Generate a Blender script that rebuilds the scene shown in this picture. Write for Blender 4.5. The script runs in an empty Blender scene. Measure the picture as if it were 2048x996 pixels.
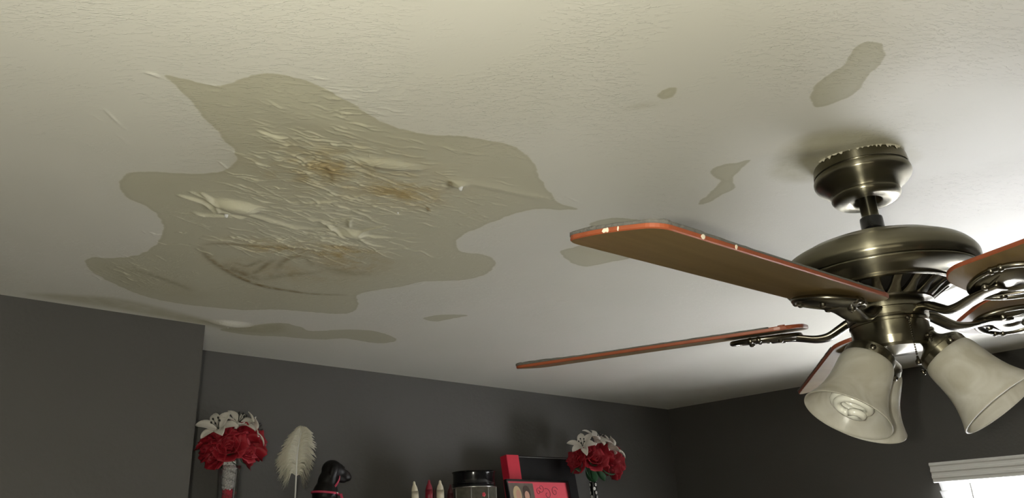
import bpy, bmesh, math, random
import numpy as np
from mathutils import Vector, Matrix, noise

# ---------------------------------------------------------------- camera, world, lights
PI = math.pi
CAMZ, CEIL = 1.87, 2.44
FPX = 1538.0
yaw, pitch, roll = [math.radians(a) for a in (44.27, 20.51, -2.56)]

def cam_axes():
    cy, sy, cp, sp, cr, sr = math.cos(yaw), math.sin(yaw), math.cos(pitch), math.sin(pitch), math.cos(roll), math.sin(roll)
    fwd = Vector((sy*cp, cy*cp, sp)); right = Vector((cy, -sy, 0)); up = right.cross(fwd)
    return cr*right + sr*up, -sr*right + cr*up, fwd
RIGHT, UP, FWD = cam_axes()
CAM = Vector((0, 0, CAMZ))

scene = bpy.context.scene
COL = scene.collection
cam_d = bpy.data.cameras.new('camera')
cam = bpy.data.objects.new('camera', cam_d); COL.objects.link(cam)
cam.matrix_world = Matrix(((RIGHT.x, UP.x, -FWD.x, CAM.x), (RIGHT.y, UP.y, -FWD.y, CAM.y), (RIGHT.z, UP.z, -FWD.z, CAM.z), (0, 0, 0, 1)))
cam_d.sensor_width = 36; cam_d.lens = FPX/2048*36; cam_d.clip_start = 0.02
scene.camera = cam
scene.view_settings.view_transform = 'Standard'
scene.view_settings.look = 'None'
scene.view_settings.gamma = 1
scene.view_settings.use_curve_mapping = False
scene.view_settings.exposure = 0.0
scene.cycles.use_denoising = True
scene.cycles.max_bounces = 8
scene.cycles.sample_clamp_indirect = 4

world = bpy.data.worlds.new('daylight_sky'); scene.world = world; world.use_nodes = True
bg = world.node_tree.nodes['Background']; bg.inputs[0].default_value = (0.85, 0.93, 1, 1); bg.inputs[1].default_value = 2.0

def area(name, loc, target, sx, sy, power, color, spread=PI):
    d = bpy.data.lights.new(name, 'AREA'); d.shape = 'RECTANGLE'; d.size = sx; d.size_y = sy; d.energy = power; d.color = color; d.spread = spread
    o = bpy.data.objects.new(name, d); COL.objects.link(o); o.location = loc
    o.rotation_euler = (Vector(target)-Vector(loc)).to_track_quat('-Z', 'Y').to_euler()
    return o
def point(name, loc, power, color, r):
    d = bpy.data.lights.new(name, 'POINT'); d.energy = power; d.color = color; d.shadow_soft_size = r
    o = bpy.data.objects.new(name, d); COL.objects.link(o); o.location = loc
    return o
# daylight coming up through the blinds of the window on the right
area('window_daylight', (3.80, 0.58, 1.50), (2.9, 0.58, 1.52), 1.2, 1.3, 760, (0.95, 0.96, 1.0))
# the phone's own torch just left of its lens, and an added warm fill light, unseen behind the camera
point('phone_torch', CAM - RIGHT*0.06 - FWD*0.02, 45, (1.0, 0.975, 0.82), 0.012)
point('warm_fill', (-0.24, -0.80, 1.50), 6, (1.0, 0.90, 0.66), 0.40)

# ---------------------------------------------------------------- helpers
def tag(o, label=None, cat=None, group=None, kind=None):
    if label: o['label'] = label
    if cat: o['category'] = cat
    if group: o['group'] = group
    if kind: o['kind'] = kind
    return o
def empty(name, loc, label, cat, group=None, rz=0):
    o = bpy.data.objects.new(name, None); o.empty_display_size = 0.05; COL.objects.link(o); o.location = loc; o.rotation_euler.z = rz
    return tag(o, label, cat, group)
def obj(name, bm, mats, parent=None, smooth=True, auto=None):
    me = bpy.data.meshes.new(name)
    bm.normal_update()
    bm.to_mesh(me); bm.free()
    if not isinstance(mats, (list, tuple)): mats = [mats]
    for m in mats: me.materials.append(m)
    if smooth:
        me.polygons.foreach_set('use_smooth', [True]*len(me.polygons))
        if auto is not None: me.set_sharp_from_angle(angle=math.radians(auto))
    o = bpy.data.objects.new(name, me); COL.objects.link(o)
    if parent: o.parent = parent
    return o
def BM(): return bmesh.new()
def box(bm, c, s, mat=0, rot=None, bevel=0):
    r = bmesh.ops.create_cube(bm, size=1)
    vs = r['verts']
    for v in vs:
        v.co = Vector((v.co.x*s[0], v.co.y*s[1], v.co.z*s[2]))
    if bevel:
        es = list({e for v in vs for e in v.link_edges})
        g = bmesh.ops.bevel(bm, geom=es, offset=bevel, segments=2, affect='EDGES')
        vs = list({v for f in g['faces'] for v in f.verts} | {v for v in vs if v.is_valid})
    for v in vs:
        if rot is not None: v.co = rot @ v.co
        v.co += Vector(c)
    for f in {f for v in vs for f in v.link_faces}: f.material_index = mat
    return vs
def lathe(bm, prof, seg=64, M=None, mat=0):
    """prof: list of (r, z)."""
    rings = []
    for r, z in prof:
        if r < 1e-6:
            rings.append([bm.verts.new((0, 0, z))])
        else:
            rings.append([bm.verts.new((r*math.cos(2*PI*i/seg), r*math.sin(2*PI*i/seg), z)) for i in range(seg)])
    fs = []
    for a, b in zip(rings, rings[1:]):
        for i in range(seg):
            j = (i+1) % seg
            if len(a) == 1 and len(b) == 1: continue
            if len(a) == 1: fs.append(bm.faces.new((a[0], b[j], b[i])))
            elif len(b) == 1: fs.append(bm.faces.new((a[i], a[j], b[0])))
            else: fs.append(bm.faces.new((a[i], a[j], b[j], b[i])))
    for f in fs: f.material_index = mat
    vs = [v for r in rings for v in r]
    if M is not None:
        for v in vs: v.co = M @ v.co
    return vs
def smooth_prof(pts, n=4):
    out = []
    for i in range(len(pts)-1):
        p0 = pts[max(i-1, 0)]; p1 = pts[i]; p2 = pts[i+1]; p3 = pts[min(i+2, len(pts)-1)]
        for k in range(n):
            t = k/n
            out.append(tuple(0.5*((2*b)+(-a+c)*t+(2*a-5*b+4*c-d)*t*t+(-a+3*b-3*c+d)*t**3) for a, b, c, d in zip(p0, p1, p2, p3)))
    out.append(tuple(pts[-1]))
    return out
def tube(bm, pts, rad, seg=10, up=Vector((0, 0, 1)), mat=0, closed=False, cap=True):
    """sweep of an ellipse; rad: float, list of floats or list of (w,h)"""
    pts = [Vector(p) for p in pts]; n = len(pts)
    if not isinstance(rad, (list, tuple)): rad = [rad]*n
    rings = []
    for i, p in enumerate(pts):
        if closed: d = pts[(i+1) % n]-pts[i-1]
        else: d = pts[min(i+1, n-1)]-pts[max(i-1, 0)]
        d.normalize()
        u = up if abs(d.dot(up)) < .98 else Vector((1, 0, 0))
        s = d.cross(u).normalized(); w = s.cross(d).normalized()
        r = rad[i]; a, b = (r, r) if not isinstance(r, (list, tuple)) else r
        rings.append([bm.verts.new(p+s*a*math.cos(2*PI*k/seg)+w*b*math.sin(2*PI*k/seg)) for k in range(seg)])
    prs = list(zip(rings, rings[1:]))
    if closed: prs.append((rings[-1], rings[0]))
    fs = []
    for a, b in prs:
        for k in range(seg):
            fs.append(bm.faces.new((a[k], a[(k+1) % seg], b[(k+1) % seg], b[k])))
    if cap and not closed:
        fs.append(bm.faces.new(rings[0][::-1])); fs.append(bm.faces.new(rings[-1]))
    for f in fs: f.material_index = mat
    return [v for r in rings for v in r]
def ball(bm, c, r, seg=12, sc=(1, 1, 1), mat=0, M=None):
    rr = bmesh.ops.create_uvsphere(bm, u_segments=seg, v_segments=max(6, seg*2//3), radius=r)
    for v in rr['verts']:
        co = Vector((v.co.x*sc[0], v.co.y*sc[1], v.co.z*sc[2]))
        if M is not None: co = M @ co
        v.co = co+Vector(c)
    for f in {f for v in rr['verts'] for f in v.link_faces}: f.material_index = mat
    return rr['verts']
def recalc(bm): bmesh.ops.recalc_face_normals(bm, faces=bm.faces[:])

def ray(px, py):
    return (FWD + RIGHT*((px-1024)/FPX) - UP*((py-498)/FPX))
def on_ceiling(px, py, z=CEIL):
    d = ray(px, py); return CAM + d*((z-CAMZ)/d.z)
def at_y(px, py, y):
    d = ray(px, py); return CAM + d*(y/d.y)

# ---------------------------------------------------------------- materials
def srgb(r, g, b):
    f = lambda c: (c/255/12.92) if c/255 <= .04045 else ((c/255+.055)/1.055)**2.4
    return (f(r), f(g), f(b), 1)
def mat(name, color, rough=.5, metal=0, spec=.5, noise_amt=0, noise_scale=20, bump=0, bump_scale=60, **kw):
    m = bpy.data.materials.new(name); m.use_nodes = True
    nt = m.node_tree; b = nt.nodes['Principled BSDF']
    b.inputs['Base Color'].default_value = color; b.inputs['Roughness'].default_value = rough
    b.inputs['Metallic'].default_value = metal; b.inputs['Specular IOR Level'].default_value = spec
    for k, v in kw.items(): b.inputs[k.replace('_', ' ')].default_value = v
    tc = nt.nodes.new('ShaderNodeTexCoord')
    if noise_amt:
        n = nt.nodes.new('ShaderNodeTexNoise'); n.inputs['Scale'].default_value = noise_scale; n.inputs['Detail'].default_value = 4
        nt.links.new(tc.outputs['Object'], n.inputs['Vector'])
        mx = nt.nodes.new('ShaderNodeMix'); mx.data_type = 'RGBA'
        mx.inputs[6].default_value = tuple(c*(1-noise_amt) for c in color[:3])+(1,)
        mx.inputs[7].default_value = tuple(min(1, c*(1+noise_amt)) for c in color[:3])+(1,)
        nt.links.new(n.outputs['Fac'], mx.inputs[0]); nt.links.new(mx.outputs[2], b.inputs['Base Color'])
    if bump:
        n = nt.nodes.new('ShaderNodeTexNoise'); n.inputs['Scale'].default_value = bump_scale; n.inputs['Detail'].default_value = 3
        nt.links.new(tc.outputs['Object'], n.inputs['Vector'])
        bp = nt.nodes.new('ShaderNodeBump'); bp.inputs['Strength'].default_value = bump; bp.inputs['Distance'].default_value = .002
        nt.links.new(n.outputs['Fac'], bp.inputs['Height']); nt.links.new(bp.outputs[0], b.inputs['Normal'])
    return m

M_wall = mat('dark_grey_wall_paint', srgb(71, 69, 65), .6, noise_amt=.05, noise_scale=3, bump=.35, bump_scale=90)
M_floor = mat('beige_carpet', (.30, .26, .20, 1), .9, noise_amt=.15, noise_scale=200, bump=.6, bump_scale=400)
M_white = mat('white_painted_wood', (.78, .78, .76, 1), .4)
M_bookcase = mat('dark_stained_wood', (.035, .022, .015, 1), .4, noise_amt=.3, noise_scale=12)
M_black = mat('black_gloss', (.006, .006, .007, 1), .15)
M_black_soft = mat('black_soft', (.004, .0035, .0035, 1), .5, spec=.15)

def brushed(name, color, rough=.42, aniso=.97):
    """circumferentially brushed metal: a crisp coat over a spread, direction dependent sheen"""
    m = mat(name, color, rough, 1)
    nt = m.node_tree; b = nt.nodes['Principled BSDF']
    b.inputs['Anisotropic'].default_value = aniso; b.inputs['Anisotropic Rotation'].default_value = .25
    t = nt.nodes.new('ShaderNodeTangent'); t.direction_type = 'RADIAL'; t.axis = 'Z'
    nt.links.new(t.outputs[0], b.inputs['Tangent'])
    g = nt.nodes.new('ShaderNodeBsdfPrincipled'); g.inputs['Metallic'].default_value = 1; g.inputs['Roughness'].default_value = .17; g.inputs['Base Color'].default_value = color
    mx = nt.nodes.new('ShaderNodeMixShader'); mx.inputs[0].default_value = .5
    nt.links.new(b.outputs[0], mx.inputs[1]); nt.links.new(g.outputs[0], mx.inputs[2]); nt.links.new(mx.outputs[0], nt.nodes['Material Output'].inputs['Surface'])
    return m
M_brass = brushed('brushed_antique_brass', (.24, .222, .165, 1))
M_cast = mat('polished_antique_brass', (.20, .183, .145, 1), .27, 1, noise_amt=.1, noise_scale=30)
M_chain = mat('tarnished_chain', (.07, .06, .045, 1), .35, 1)
M_dark = mat('dark_recess', (.01, .009, .008, 1), .5)

def wood_mat():
    m = mat('blade_underside_wood', (.17, .115, .055, 1), .42, spec=.4)
    nt = m.node_tree; b = nt.nodes['Principled BSDF']
    tc = nt.nodes.new('ShaderNodeTexCoord'); mp = nt.nodes.new('ShaderNodeMapping'); mp.inputs['Scale'].default_value = (3, 60, 60)
    n = nt.nodes.new('ShaderNodeTexNoise'); n.inputs['Scale'].default_value = 1; n.inputs['Detail'].default_value = 5
    cr = nt.nodes.new('ShaderNodeValToRGB')
    cr.color_ramp.elements[0].position = .3; cr.color_ramp.elements[0].color = (.16, .105, .038, 1)
    cr.color_ramp.elements[1].position = .75; cr.color_ramp.elements[1].color = (.215, .145, .056, 1)
    nt.links.new(tc.outputs['Object'], mp.inputs[0]); nt.links.new(mp.outputs[0], n.inputs[0]); nt.links.new(n.outputs['Fac'], cr.inputs[0]); nt.links.new(cr.outputs[0], b.inputs['Base Color'])
    return m
M_wood = wood_mat()
M_edge = mat('reddish_blade_edge', (.25, .062, .024, 1), .4, noise_amt=.25, noise_scale=40)
M_dust = mat('grey_dust', (.10, .095, .085, 1), .95, noise_amt=.3, noise_scale=120, bump=.8, bump_scale=300)
M_chip = mat('chipped_white_laminate', (.7, .62, .5, 1), .7)

def glass_shade():
    m = bpy.data.materials.new('alabaster_glass'); m.use_nodes = True; nt = m.node_tree
    b = nt.nodes['Principled BSDF']; out = nt.nodes['Material Output']
    b.inputs['Roughness'].default_value = .28; b.inputs['Specular IOR Level'].default_value = .45
    tc = nt.nodes.new('ShaderNodeTexCoord'); n = nt.nodes.new('ShaderNodeTexNoise'); n.inputs['Scale'].default_value = 16; n.inputs['Detail'].default_value = 3; n.inputs['Distortion'].default_value = 1.2
    cr = nt.nodes.new('ShaderNodeValToRGB')
    cr.color_ramp.elements[0].position = .35; cr.color_ramp.elements[0].color = (.64, .61, .52, 1)
    cr.color_ramp.elements[1].position = .7; cr.color_ramp.elements[1].color = (.86, .84, .78, 1)
    tr = nt.nodes.new('ShaderNodeBsdfTranslucent'); mx = nt.nodes.new('ShaderNodeMixShader'); mx.inputs[0].default_value = .45
    L = nt.links.new
    L(tc.outputs['Object'], n.inputs['Vector']); L(n.outputs['Fac'], cr.inputs[0]); L(cr.outputs[0], b.inputs['Base Color']); L(cr.outputs[0], tr.inputs['Color'])
    L(b.outputs[0], mx.inputs[1]); L(tr.outputs[0], mx.inputs[2]); L(mx.outputs[0], out.inputs['Surface'])
    return m
M_glass = glass_shade()
M_cfl = mat('frosted_white_tube', (.85, .84, .76, 1), .2)

def translucent(name, col, fac=.4, rough=.5):
    m = bpy.data.materials.new(name); m.use_nodes = True; nt = m.node_tree
    b = nt.nodes['Principled BSDF']; b.inputs['Base Color'].default_value = col; b.inputs['Roughness'].default_value = rough
    tr = nt.nodes.new('ShaderNodeBsdfTranslucent'); tr.inputs[0].default_value = col
    mx = nt.nodes.new('ShaderNodeMixShader'); mx.inputs[0].default_value = fac
    nt.links.new(b.outputs[0], mx.inputs[1]); nt.links.new(tr.outputs[0], mx.inputs[2]); nt.links.new(mx.outputs[0], nt.nodes['Material Output'].inputs['Surface'])
    return m
M_slat = translucent('white_blind_slat', (.88, .88, .87, 1), .62)
M_feather = translucent('cream_feather', (.75, .72, .60, 1), .3, .8)
def clear(name, col=(1, 1, 1, 1), gloss=.08, rough=.03):
    m = bpy.data.materials.new(name); m.use_nodes = True; nt = m.node_tree
    nt.nodes.remove(nt.nodes['Principled BSDF'])
    t = nt.nodes.new('ShaderNodeBsdfTransparent'); t.inputs[0].default_value = col
    g = nt.nodes.new('ShaderNodeBsdfGlossy'); g.inputs['Roughness'].default_value = rough
    fr = nt.nodes.new('ShaderNodeLayerWeight'); fr.inputs[0].default_value = .25
    mth = nt.nodes.new('ShaderNodeMath'); mth.operation = 'ADD'; mth.use_clamp = True; mth.inputs[1].default_value = gloss
    mx = nt.nodes.new('ShaderNodeMixShader')
    nt.links.new(fr.outputs['Facing'], mth.inputs[0]); nt.links.new(mth.outputs[0], mx.inputs[0])
    nt.links.new(t.outputs[0], mx.inputs[1]); nt.links.new(g.outputs[0], mx.inputs[2]); nt.links.new(mx.outputs[0], nt.nodes['Material Output'].inputs['Surface'])
    return m
M_pane = clear('window_glass', gloss=.0)
M_clear = clear('clear_glass', (.9, .9, .9, 1), .05)
M_rose = mat('red_rose_cloth', (.27, .004, .014, 1), .65, noise_amt=.4, noise_scale=30)
M_lily = translucent('white_lily_cloth', (.78, .74, .68, 1), .2, .6)
M_leaf = mat('dark_green_leaf', (.02, .085, .035, 1), .5, noise_amt=.3)
M_red = mat('crimson_card', (.50, .012, .035, 1), .4)
M_pink = mat('coral_pink_mat', (.62, .06, .09, 1), .6)
M_bead = mat('white_pearl_bead', (.68, .67, .65, 1), .25)
M_redbead = mat('red_bead', (.5, .02, .05, 1), .3)
M_silver = mat('silver_trim', (.7, .7, .68, 1), .25, 1)
M_harness = mat('pink_harness_ribbon', (.45, .03, .08, 1), .6)
M_dog = mat('black_dog_glaze', (.004, .0032, .003, 1), .45, spec=.2)
M_cream = mat('cream_wax', (.72, .66, .52, 1), .45)
M_burg = mat('burgundy_wax', (.20, .006, .02, 1), .4)
M_darkburg = mat('dark_maroon_wax', (.05, .004, .006, 1), .4)

# ceiling paint with water stains (attributes are stored on the ceiling mesh)
def ceiling_mat():
    m = bpy.data.materials.new('water_damaged_ceiling_paint'); m.use_nodes = True; nt = m.node_tree; N = nt.nodes.new; L = nt.links.new
    b = nt.nodes['Principled BSDF']; b.inputs['Roughness'].default_value = .58; b.inputs['Specular IOR Level'].default_value = .38
    tc = N('ShaderNodeTexCoord')
    def att(n):
        a = N('ShaderNodeAttribute'); a.attribute_name = n; return a.outputs['Fac']
    def noi(scale, det=3, vec=None, dist=0):
        n = N('ShaderNodeTexNoise'); n.inputs['Scale'].default_value = scale; n.inputs['Detail'].default_value = det; n.inputs['Distortion'].default_value = dist
        L(vec or tc.outputs['Object'], n.inputs['Vector']); return n.outputs['Fac']
    def mth(op, a, c=None, d=None):
        n = N('ShaderNodeMath'); n.operation = op
        for i, v in enumerate((a, c, d)):
            if v is None: continue
            if isinstance(v, (int, float)): n.inputs[i].default_value = v
            else: L(v, n.inputs[i])
        return n.outputs[0]
    def rng(v, a, c, o0=0, o1=1):
        n = N('ShaderNodeMapRange'); n.interpolation_type = 'SMOOTHSTEP'
        L(v, n.inputs[0]); n.inputs[1].default_value = a; n.inputs[2].default_value = c; n.inputs[3].default_value = o0; n.inputs[4].default_value = o1; return n.outputs[0]
    def mixc(f, a, c):
        n = N('ShaderNodeMix'); n.data_type = 'RGBA'
        L(f, n.inputs[0])
        for i, v in ((6, a), (7, c)):
            if isinstance(v, tuple): n.inputs[i].default_value = v
            else: L(v, n.inputs[i])
        return n.outputs[2]
    sd = mth('ADD', att('stain'), mth('MULTIPLY', mth('SUBTRACT', noi(45, 4), .5), .012))
    s = rng(sd, -.0018, .0018, 1, 0)
    ring = rng(mth('ABSOLUTE', mth('ADD', sd, .004)), 0, .006, 1, 0)      # tide line just inside the edge
    base = mixc(rng(noi(2.2, 3), .3, .7), (.645, .63, .555, 1), (.685, .665, .595, 1))
    c1 = mixc(s, base, (.50, .48, .365, 1))
    c2 = mixc(mth('MULTIPLY', mth('MULTIPLY', ring, s), .16), c1, (.34, .31, .20, 1))
    c2 = mixc(mth('MULTIPLY', att('soft'), rng(noi(25, 4), .2, .7, .55, 1)), c2, (.40, .375, .25, 1))
    c3 = mixc(mth('MULTIPLY', att('rust'), rng(noi(28, 5, dist=.6), .3, .68)), c2, (.37, .265, .10, 1))
    c4 = mixc(mth('MULTIPLY', att('crack'), rng(noi(70, 4), .25, .6, .35, 1)), c3, (.20, .145, .06, 1))
    L(c4, b.inputs['Base Color'])
    # hand trowelled texture, raised strokes that run across the picture
    def strokes(angle, sc, st, lo, hi, dist):
        mp = N('ShaderNodeMapping'); mp.vector_type = 'POINT'; mp.inputs['Rotation'].default_value = (0, 0, math.radians(-angle))
        mp3 = N('ShaderNodeMapping'); mp3.inputs['Scale'].default_value = (1, st, 1)
        L(tc.outputs['Object'], mp.inputs[0]); L(mp.outputs[0], mp3.inputs[0])
        return rng(noi(sc, 2, mp3.outputs[0], dist), lo, hi)
    patch = rng(noi(4.0, 3), .46, .60); patch2 = rng(noi(5.5, 3, dist=.8), .48, .60)
    h = mth('ADD', mth('MULTIPLY', strokes(-32, 60, 5, .57, .63, .8), patch), mth('MULTIPLY', strokes(-50, 52, 5, .58, .64, 1.2), patch2))
    h = mth('ADD', h, mth('MULTIPLY', noi(220, 3), .12))
    h = mth('ADD', h, mth('MULTIPLY', noi(14, 2), .35))
    h = mth('ADD', h, mth('MULTIPLY', mth('MULTIPLY', strokes(-45, 60, 4, .45, .62, .8), att('rust')), 1.2))
    bp = N('ShaderNodeBump'); bp.inputs['Strength'].default_value = .42; bp.inputs['Distance'].default_value = .0015
    L(h, bp.inputs['Height']); L(bp.outputs[0], b.inputs['Normal'])
    return m
M_ceiling = ceiling_mat()

# ---------------------------------------------------------------- room shell
XR, YB, XL, YF = 3.287, 2.295, -1.0, -1.75
CHX, CHY = 0.80, 2.02            # corner of the boxed-out chase on the left
WY0, WY1, WZ0, WZ1 = 0.10, 1.06, 0.95, 2.02   # window opening
def struct(name, bm, m, smooth=False):
    o = obj(name, bm, m, smooth=smooth); o['kind'] = 'structure'; return o

bm = BM(); box(bm, ((XL+XR)/2, (YF+YB)/2, -.05), (XR-XL+.3, YB-YF+.3, .1)); struct('floor', bm, M_floor)
bm = BM(); box(bm, ((XL+XR)/2, YB+.06, CEIL/2), (XR-XL+.24, .12, CEIL)); struct('wall_back', bm, M_wall)
bm = BM(); box(bm, (XL-.06, (YF+YB)/2, CEIL/2), (.12, YB-YF, CEIL)); struct('wall_left', bm, M_wall)
bm = BM(); box(bm, ((XL+XR)/2, YF-.06, CEIL/2), (XR-XL+.24, .12, CEIL)); struct('wall_front', bm, M_wall)
bm = BM(); box(bm, ((XL+CHX)/2, (CHY+YB)/2, CEIL/2), (CHX-XL, YB-CHY, CEIL)); struct('wall_chase', bm, M_wall)
bm = BM()
T = .12
box(bm, (XR+T/2, (YF+WY0)/2, CEIL/2), (T, WY0-YF, CEIL))
box(bm, (XR+T/2, (YB+WY1)/2, CEIL/2), (T, YB-WY1, CEIL))
box(bm, (XR+T/2, (WY0+WY1)/2, WZ0/2), (T, WY1-WY0, WZ0))
box(bm, (XR+T/2, (WY0+WY1)/2, (WZ1+CEIL)/2), (T, WY1-WY0, CEIL-WZ1))
struct('wall_right', bm, M_wall)
for nm, c, s in (('baseboard_back', ((CHX+XR)/2, YB-.008, .05), (XR-CHX, .016, .1)), ('baseboard_right', (XR-.008, (YF+YB)/2, .05), (.016, YB-YF-.04, .1))):
    bm = BM(); box(bm, c, s, bevel=.003); struct(nm, bm, M_white)

# ceiling: one sheet with blisters and wrinkles as geometry, stains as attributes
def axis(lo, hi, f0, f1, fine, coarse):
    a = list(np.arange(lo, f0, coarse)); c = list(np.arange(f0, f1, fine)); d = list(np.arange(f1, hi, coarse))+[hi]
    return np.array(a+c+d)
gx = axis(XL-.1, XR+.1, 0.22, 1.16, .0015, .010); gy = axis(YF-.1, YB+.1, .76, 1.78, .0015, .010)
GX, GY = np.meshgrid(gx, gy)                      # rows: y
def C2(px, py): p = on_ceiling(px, py); return (p.x, p.y)
def catmull(pts, n=5, closed=True):
    P = np.array(pts, float); m = len(P); out = []
    rngi = range(m) if closed else range(m-1)
    for i in rngi:
        if closed: p0, p1, p2, p3 = P[i-1], P[i], P[(i+1) % m], P[(i+2) % m]
        else: p0, p1, p2, p3 = P[max(i-1, 0)], P[i], P[i+1], P[min(i+2, m-1)]
        for k in range(n):
            t = k/n; out.append(.5*((2*p1)+(-p0+p2)*t+(2*p0-5*p1+4*p2-p3)*t*t+(-p0+3*p1-3*p2+p3)*t**3))
    if not closed: out.append(P[-1])
    return np.array(out)
def window_of(P, pad):
    x0, y0 = P.min(0)-pad; x1, y1 = P.max(0)+pad
    i0, i1 = np.searchsorted(gx, [x0, x1]); j0, j1 = np.searchsorted(gy, [y0, y1])
    return slice(max(j0, 0), j1), slice(max(i0, 0), i1)
def seg_dist(X, Y, a, b):
    d = b-a; L2 = max(d@d, 1e-12); t = np.clip(((X-a[0])*d[0]+(Y-a[1])*d[1])/L2, 0, 1)
    return np.hypot(X-a[0]-t*d[0], Y-a[1]-t*d[1]), t
STAIN = np.full(GX.shape, .2); SOFT = np.zeros(GX.shape); RUST = np.zeros(GX.shape); CRACK = np.zeros(GX.shape); DZ = np.zeros(GX.shape)
def poly_sdf(px, pad=.15, n=5):
    P = catmull([C2(*p) for p in px], n); w = window_of(P, pad); X, Y = GX[w], GY[w]
    D = np.full(X.shape, 9.); ins = np.zeros(X.shape, bool)
    for a, b in zip(P, np.roll(P, -1, 0)):
        D = np.minimum(D, seg_dist(X, Y, a, b)[0])
        c = (a[1] > Y) != (b[1] > Y)
        with np.errstate(divide='ignore', invalid='ignore'):
            ins ^= c & (X < (b[0]-a[0])*(Y-a[1])/(b[1]-a[1]+1e-15)+a[0])
    return w, np.where(ins, -D, D)
def stain(px, **k):
    w, D = poly_sdf(px, **k); STAIN[w] = np.minimum(STAIN[w], D)
def soft(px, amt, blur, **k):
    w, D = poly_sdf(px, **k); v = amt*np.clip(.5-D/blur, 0, 1); v = v*v*(3-2*v) if amt == 1 else v
    SOFT[w] = np.maximum(SOFT[w], v)
def polyline(px): return catmull([C2(*p) for p in px], 5, False)
def ridge(px, h, wd, target='z', taper=True):
    P = polyline(px) if len(px) > 2 else np.array([C2(*p) for p in px]); w = window_of(P, wd*4); X, Y = GX[w], GY[w]; best = np.zeros(X.shape)
    n = len(P)-1
    for i in range(n):
        d, t = seg_dist(X, Y, P[i], P[i+1]); f = np.exp(-(d/wd)**2)
        if taper: f = f*np.sin(PI*np.clip((i+t)/n, 0, 1))**.6
        best = np.maximum(best, f)
    if target == 'z': DZ[w] -= h*best
    else:
        A = {'crack': CRACK, 'rust': RUST}[target]; A[w] = np.maximum(A[w], h*best)
def blob(px, py, rx, ry, ang_px, h, target='z', power=2.):
    """elliptical mound; radii in metres, long axis along the picture direction (dx,dy)"""
    c = np.array(C2(px, py)); e = np.array(C2(px+ang_px[0], py+ang_px[1]))-c; e /= np.hypot(*e); n = np.array([-e[1], e[0]])
    w = window_of(np.array([c-.001, c+.001]), max(rx, ry)*2.6); X, Y = GX[w]-c[0], GY[w]-c[1]
    q = ((X*e[0]+Y*e[1])/rx)**2+((X*n[0]+Y*n[1])/ry)**2
    f = np.exp(-q**(power/2))
    if target == 'z': DZ[w] -= h*f
    elif target == 'rust': RUST[w] = np.maximum(RUST[w], h*f)
    elif target == 'soft': SOFT[w] = np.maximum(SOFT[w], h*f)
    elif target == 'crack': CRACK[w] = np.maximum(CRACK[w], h*f)
stain([(332,152),(365,158),(400,166),(440,170),(480,158),(520,147),(560,148),(600,158),(640,172),(672,190),(710,211),(745,232),(785,253),(822,262),(862,270),(920,272),(970,280),(1012,288),(1042,301),(1066,322),(1076,345),(1087,367),(1106,392),(1122,408),(1155,418),(1120,420),(1080,418),(1040,424),(1000,438),(960,455),(930,468),(914,482),(920,503),(965,509),(991,522),(982,540),(962,552),(925,560),(880,562),(841,564),(799,574),(743,582),(714,591),(717,610),(700,626),(644,626),(560,619),(491,620),(407,613),(351,606),(295,594),(238,572),(192,548),(171,527),(185,515),(230,516),(275,510),(303,496),(320,478),(326,455),(314,430),(288,410),(256,397),(240,376),(243,359),(262,345),(300,343),(380,348),(430,345),(458,336),(472,318),(466,297),(450,280),(430,256),(410,236),(386,207),(368,187)])
stain([(560,646),(600,654),(625,662),(700,659),(758,664),(793,679),(772,686),(740,685),(690,677),(640,679),(560,673),(500,670),(440,660),(480,654)])
stain([(846,637),(870,631),(900,629),(935,631),(905,637),(870,643)])
stain([(1120,504),(1138,497),(1175,490),(1230,500),(1262,515),(1215,525),(1170,533),(1138,522)])
stain([(1394,408),(1412,392),(1427,378),(1440,362),(1420,345),(1440,330),(1470,326),(1502,318),(1480,340),(1466,358),(1468,376),(1440,392),(1412,408)])
stain([(1622,200),(1630,172),(1662,146),(1690,128),(1705,100),(1733,84),(1762,88),(1770,108),(1756,134),(1733,156),(1708,188),(1672,204),(1636,214)])
stain([(1313,192),(1325,180),(1348,174),(1357,180),(1345,193),(1325,198)])
stain([(1180,447),(1225,436),(1280,440),(1300,446),(1240,456),(1195,458)])
soft([(1546,345),(1560,305),(1600,277),(1680,260),(1760,266),(1812,290),(1830,320),(1760,350),(1640,360),(1580,362)], .75, .03)
soft([(60,588),(140,590),(240,598),(330,618),(420,640),(500,650),(560,648),(560,665),(480,664),(420,652),(380,646),(300,630),(200,612),(120,600)], .8, .03)
soft([(200,530),(260,535),(330,560),(420,590),(340,598),(250,570)], .35, .05)
blob(1283, 212, .022, .008, (20, -2), .35, 'soft')
# rust coloured centre of the leak
blob(650, 335, .075, .07, (60, 20), .75, 'rust'); blob(800, 385, .075, .05, (60, 10), .85, 'rust'); blob(600, 345, .06, .05, (60, 10), .6, 'rust')
blob(640, 505, .13, .028, (60, 9), 1, 'rust'); blob(700, 500, .07, .02, (60, 9), 1, 'rust'); blob(720, 350, .16, .10, (60, 12), .4, 'rust'); blob(560, 500, .08, .03, (60, 6), .7, 'rust'); blob(700, 530, .07, .05, (60, 9), .7, 'rust'); blob(570, 545, .12, .05, (60, 10), .45, 'rust')
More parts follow.
